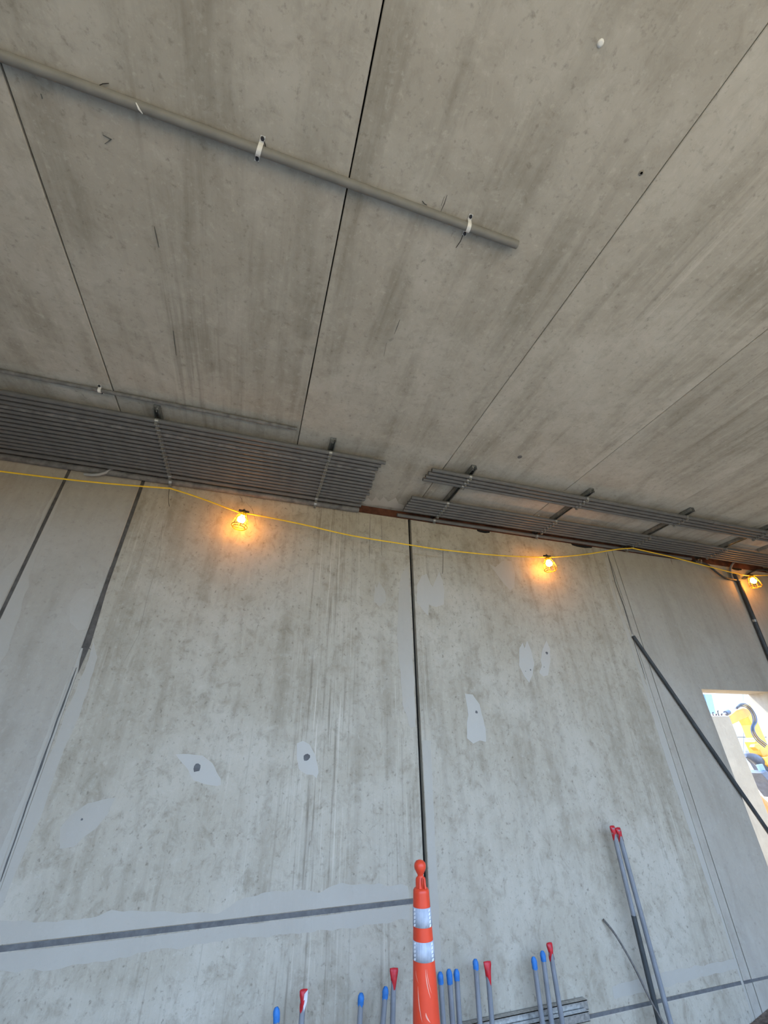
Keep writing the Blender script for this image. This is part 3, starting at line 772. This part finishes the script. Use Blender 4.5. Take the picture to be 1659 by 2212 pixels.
# ------------------------------------------------------------------ channelizer cone
ctop = at_z(907, 1862, EYE - .535)
dh = math.hypot(ctop.x, ctop.y)
cdir = Vector((ctop.x, ctop.y, 0)).normalized()
def cone_z(py):
    px = 906 + (py - 1860) * .022
    r = ray(px, py); k = dh / math.hypot(r.x, r.y)
    return EYE + r.z * k
def rad(hw, py):
    p = ctop.copy(); p.z = cone_z(py); return hw * depth(p) / F * .95
def prof(lst): return [(cone_z(py), rad(hw, py)) for py, hw in lst]
cb = (ctop.x, ctop.y, 0)
t = empty('traffic_cone', cb, label='tall orange channelizer cone with two white reflective bands and a knob handle', cat='cone')
body = prof([(1931, 14), (1926, 17.2), (1929, 18.2)][:0] + [(1924, 11.5), (1925.5, 15.5), (1929, 18.2), (1936, 18.4), (1956, 19.6)])
edge = [(1930, 18.4), (1958, 19.6), (2002, 21.6), (2030, 22.5), (2072, 24.4)]
zb0, zb1, zb2, zb3 = cone_z(1957), cone_z(1998), cone_z(2028), cone_z(2070)
rr = lambda z: .0345 + (cone_z(1930) - z) * (rad(31, 2212) - rad(18.3, 1930)) / (cone_z(1930) - cone_z(2212))
ro = rad(18.3, 1930) - .0345
R_ = lambda z: rr(z) + ro
pf = [(.045, R_(.045)), (.30, R_(.30)), (zb0 + .055, R_(zb0 + .055)), (zb0 + .064, R_(zb0 + .06) - .001), (zb0 + .071, R_(zb0) - .009), (zb0 + .073, R_(zb0) - .018)]
MB().lathe(pf, (cb[0], cb[1], 0), 48).build('body', M['orange'], t)
for (z1, z0, nm) in ((zb0, zb1, 'reflective_band'), (zb2, zb3, 'reflective_band')):
    o = MB().lathe([(z0, R_(z0) + .0004), (z0, R_(z0) + .0016), (z1, R_(z1) + .0016), (z1, R_(z1) + .0004)], (cb[0], cb[1], 0), 48, cap=False).build(nm, M['reflect'], t)
    # bright cells in two columns towards the sides
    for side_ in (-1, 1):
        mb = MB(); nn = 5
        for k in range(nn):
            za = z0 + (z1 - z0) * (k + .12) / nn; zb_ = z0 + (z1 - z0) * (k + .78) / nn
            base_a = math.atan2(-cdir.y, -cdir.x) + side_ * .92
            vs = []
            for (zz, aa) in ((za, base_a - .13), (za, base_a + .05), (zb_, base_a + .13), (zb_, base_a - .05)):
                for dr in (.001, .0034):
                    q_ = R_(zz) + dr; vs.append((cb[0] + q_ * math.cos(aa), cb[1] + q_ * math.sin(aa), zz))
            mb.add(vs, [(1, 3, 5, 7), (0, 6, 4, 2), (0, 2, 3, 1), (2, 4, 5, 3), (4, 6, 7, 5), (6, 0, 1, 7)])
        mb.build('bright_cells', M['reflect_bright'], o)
# neck with a finger slot and the knob
zs0 = zb0 + .072; zn = cone_z(1892); zk = cone_z(1863)
mb = MB()
perp = Vector((-cdir.y, cdir.x, 0))
ax = Vector((cb[0], cb[1], 0))
def ring_el(z, a, b, n=20): return [ax + perp * (a * math.cos(2 * PI * k / n)) + cdir * (b * math.sin(2 * PI * k / n)) + Vector((0, 0, z)) for k in range(n)]
nk = zn - zs0
levels = [(zs0 - .01, .0285, .026), (zs0 + nk * .3, .0278, .023), (zs0 + nk * .66, .0272, .020), (zs0 + nk * .84, .0250, .017), (zs0 + nk * .94, .0195, .0145), (zn, .0150, .0135), (zn + .006, .0165, .0150), (zn + .018, .0235, .0235), (zn + .030, .0305, .0305), (zn + .042, .0325, .0325), (zn + .054, .0290, .0290), (zn + .063, .0205, .0205), (zn + .067, .008, .008)]
vs = [q_ for l in levels for q_ in ring_el(*l)]
n = 20
mb.add(vs, [(i * n + k, i * n + (k + 1) % n, (i + 1) * n + (k + 1) % n, (i + 1) * n + k) for i in range(len(levels) - 1) for k in range(n)], True)
mb.add(vs[-n:], [tuple(range(n))])
handle = mb.build('knob_handle', M['orange'], t)
# ribs flanking the painted finger slot
for sx in (-.006, .023):
    p0 = ax + perp * -sx - cdir * .0245 + Vector((0, 0, zs0 + .0)); p1 = ax + perp * -sx * .8 - cdir * .0165 + Vector((0, 0, zs0 + nk * .85))
    MB().tube([p0, p0.lerp(p1, .5) - cdir * .002, p1], [.006, .0055, .003], 10).build('rib', M['orange'], handle)
sl = ax - perp * .009 - cdir * .0245 + Vector((0, 0, zs0 + nk * .48))
MB().lathe([(-.024, .002), (-.018, .0055), (0, .0066), (.016, .0055), (.022, .002)], sl + cdir * .0035, 12).build('slot_shade', mottled('slot_shade_rubber', (.50, .04, .012), .1, 8, .6), handle)  # raised piece in darker rubber, its colour paints the shade of the slot
# scuffs
for (ang, za, zb_, w) in ((.10, zb3 - .02, zb3 - .115, .0022), (.22, zb3 - .02, zb3 - .10, .0012), (-.62, zb3 - .08, zb3 - .19, .0025), (-.85, zb3 - .03, zb3 - .07, .0015), (-.02, zb3 - .16, zb3 - .19, .004)):
    mb = MB(); ba = math.atan2(-cdir.y, -cdir.x); vs = []
    for k in range(7):
        u = k / 6; zz = za + (zb_ - za) * u; aa = ba + ang + .30 * u * u; w_ = w * math.sin(PI * (u * .9 + .05)) / R_(zz)
        for a2 in (aa - w_, aa + w_):
            q_ = R_(zz) + .0006; vs.append((cb[0] + q_ * math.cos(a2), cb[1] + q_ * math.sin(a2), zz))
    mb.add(vs, [(2 * k, 2 * k + 1, 2 * k + 3, 2 * k + 2) for k in range(6)])
    mb.build('scuff_mark', mottled('pale_scuff', (.85, .36, .25), .1, 40, .6), t)
bb = MB(); bb.box((cb[0] - .19, cb[1] - .19, 0), (cb[0] + .19, cb[1] + .19, .05)); bevel(bb.build('base', M['rubber'], t), .015)

# ------------------------------------------------------------------ outside the doorway
def ext_poly(pts, y, th, name, mat, parent=None, label=None, cat=None, bev=0):
    P = [at_y(a, b, y) for a, b in pts]
    o = MB().prism(P, (0, th, 0)).build(name, M[mat], parent, P[0])
    if label: tag(o, label, cat)
    if bev: bevel(o, bev)
    return o
# grey concrete pier beside the opening
yp = 4.35
l0 = at_y(1528, 1545, yp); r0 = at_y(1576, 1547, yp)
pier = tag(MB().box((l0.x, yp, -.2), (r0.x, yp + .35, (l0.z + r0.z) / 2)).build('concrete_pier', M['outer_grey'], None, ((l0.x + r0.x) / 2, yp, 0)), 'streaky grey concrete pier standing just outside the doorway', 'pier')
bevel(pier, .01)
# pale precast building far behind
yf = 22.0
bld = empty('precast_building', (at_y(1600, 1590, yf).x, yf, -.02), label='sunlit pale precast concrete building across the yard', cat='building')
u = [(1450, 1380), (1604, 1380), (1604.5, 1592), (1450, 1592.5)]
for pts in ([(1440, 1350), (1602, 1350), (1606, 1592), (1440, 1592)], [(1603.2, 1350), (1740, 1350), (1740, 1592), (1607.2, 1592)],
            [(1440, 1593.2), (1606, 1593.2), (1609, 1690), (1440, 1690)], [(1607.3, 1593.2), (1740, 1593.2), (1740, 1690), (1610.2, 1690)]):
    P = [at_y(a_, b_, yf) for a_, b_ in pts]
    for q_ in P: q_.z = max(q_.z, -.03)
    MB().prism(P, (0, .3, 0)).build('facade_panel', M['outer'], bld)
c0 = at_y(1440, 1350, yf); c1_ = at_y(1740, 1690, yf)
MB().box((c0.x, yf + .12, -.03), (c1_.x, yf + .8, c0.z)).build('core_wall', M['digger_dark'], bld)
ext_poly([(1522, 1500), (1537, 1500), (1547, 1545), (1533, 1545)], yf - .12, .1, 'window_strip', 'glass', bld)
for k, (a_, b_) in enumerate((((1534, 1541), (1536, 1532)), ((1541, 1541), (1547, 1538)), ((1551, 1540), (1553, 1532)))):
    pass
rb = empty('rebar_dowels', at_y(1545, 1545, yp + .15), label='short rusty dowels sticking out of the pier top', cat='rebar')
for px, hh in ((1540, .05), (1546, .03), (1552, .07), (1558, .035)):
    p = at_y(px, 1545, yp + .15)
    p.z = (l0.z + r0.z) / 2 - .02
    MB().tube([p, p + Vector((.01, 0, hh + .02)), p + Vector((.03, 0, hh + .02))], .006, 6).build('dowel', M['wire'], rb)
# excavator
ye = 12.0
ex = empty('excavator', at_z(1760, 1690, -.02).xyz, label='yellow excavator arm with black hoses seen through the doorway', cat='excavator')
ex.location = (at_y(1680, 1700, ye).x, ye, -.02)
def beam(pts, y, th, nm, mt, par): return ext_poly(pts, y, th, nm, mt, par, bev=.02)
beam([(1560, 1548), (1578, 1545), (1592, 1534), (1606, 1529), (1618, 1532), (1623, 1541), (1617, 1549), (1584, 1564), (1566, 1572)], ye, .38, 'stick', 'digger', ex)
beam([(1613, 1525), (1619, 1520), (1624, 1527), (1632, 1546), (1643, 1572), (1652, 1592), (1664, 1620), (1690, 1668), (1672, 1672), (1646, 1630), (1632, 1602), (1636, 1594), (1625, 1566), (1614, 1546)], ye + .42, .42, 'boom', 'digger', ex)
beam([(1646, 1612), (1640, 1606), (1632, 1608), (1630, 1614), (1640, 1622)], ye + .2, .2, 'pivot', 'digger', ex)
A = at_y(1568, 1541, ye - .1); B = at_y(1616, 1513.5, ye - .1)
MB().tube([A, A.lerp(B, .12)], .085, 12).build('cylinder_head', M['digger_dark'], ex)
MB().tube([A.lerp(B, .1), B], .045, 12).build('cylinder_rod', M['chrome'], ex)
A2 = at_y(1537, 1544, ye - .1)
MB().tube([A2, at_y(1556, 1544, ye - .1), A], .03, 8).build('linkage', M['chrome'], ex)
for k, off in enumerate((0, 3.6, 7.2)):
    P = smooth_path([at_y(x_ + off * ax_, y_ + off * ay_, ye - .15 - .03 * k) for x_, y_, ax_, ay_ in ((1592, 1531, 0, -.6), (1600, 1526, 0, -.8), (1610, 1527, .2, -.8), (1620, 1535, .6, -.5), (1626, 1548, 1, -.1), (1627, 1560, 1, 0), (1623, 1571, .8, 0), (1624, 1583, 1, 0), (1632, 1597, 1, -.3), (1642, 1606, .8, -.6), (1652, 1614, .6, -.8))], 5)
    MB().tube(P, .021, 8).build('hose', M['digger_dark' if k != 1 else 'coated'], ex)
beam([(1638, 1620), (1644, 1616), (1664, 1660), (1682, 1690), (1700, 1700), (1700, 1720), (1668, 1680), (1650, 1650), (1641, 1640)], ye + .9, .5, 'chassis', 'digger_dark', ex)
beam([(1656, 1636), (1664, 1630), (1700, 1660), (1700, 1690), (1660, 1652)], ye + .3, .5, 'hood', 'digger', ex)
P = smooth_path([at_y(*q_, ye + .6) for q_ in ((1609, 1632), (1622, 1635), (1636, 1642), (1650, 1655), (1662, 1672))])
MB().tube(P, [.05 + .17 * math.sin(PI * min(1, (i + 1) / len(P)) * .6) for i in range(len(P))], 10).build('track_guard', M['digger_dark'], ex)
beam([(1638, 1652), (1648, 1650), (1655, 1664), (1648, 1672)], ye + .28, .1, 'cab_glass', 'glass', ex)
beam([(1644, 1670), (1656, 1664), (1690, 1700), (1690, 1725), (1662, 1690)], ye + .2, .6, 'undercarriage', 'digger_dark', ex)
ext_poly([(1640, 1713), (1649, 1722), (1700, 1770), (1700, 1785), (1672, 1764), (1650, 1732), (1643, 1724)], 7.2, .25, 'road_barrier', 'barrier', None, 'orange plastic barrier lying outside near the doorway', 'barrier', .02)
# low heap of pale sand against the far side of the yard
hp = at_y(1650, 1720, 9.5)
mb = MB(); vs = []; nx, ny = 16, 10
for j in range(ny + 1):
    for i in range(nx + 1):
        x = hp.x - 2.2 + 7 * i / nx; y = 8.6 + 2.6 * j / ny
        h_ = .55 * math.sin(PI * i / nx) ** .7 * math.sin(PI * j / ny) * (1 + .5 * mn.noise(Vector((x * 2, y * 2, 0))))
        vs.append((x, y, -.29 + max(0, h_)))
mb.add(vs, [(j * (nx + 1) + i, j * (nx + 1) + i + 1, (j + 1) * (nx + 1) + i + 1, (j + 1) * (nx + 1) + i) for j in range(ny) for i in range(nx)], False)
tag(mb.build('sand_heap', M['soil'], None, (hp.x, 9.5, -.29)), 'low heap of pale sand in the yard beyond the doorway', 'sand')

# dark loose soil at the wall foot, lower right corner of the picture
mb = MB(); vs = []; nx, ny = 18, 6
for j in range(ny + 1):
    for i in range(nx + 1):
        x = 3.45 + 1.3 * i / nx; y = D - .45 * j / ny - .002
        k = math.sin(PI * min(1, i / nx + .02)) ** .8 * (1 - j / ny)
        vs.append((x, y, .002 + k * (.085 + .05 * mn.noise(Vector((x * 9, y * 9, 2))))))
mb.add(vs, [(j * (nx + 1) + i, j * (nx + 1) + i + 1, (j + 1) * (nx + 1) + i + 1, (j + 1) * (nx + 1) + i) for j in range(ny) for i in range(nx)])
tag(mb.build('soil_heap', M['dirt'], None, (4.1, D - .2, 0)), 'dark loose soil heaped against the wall foot, lower right', 'soil')
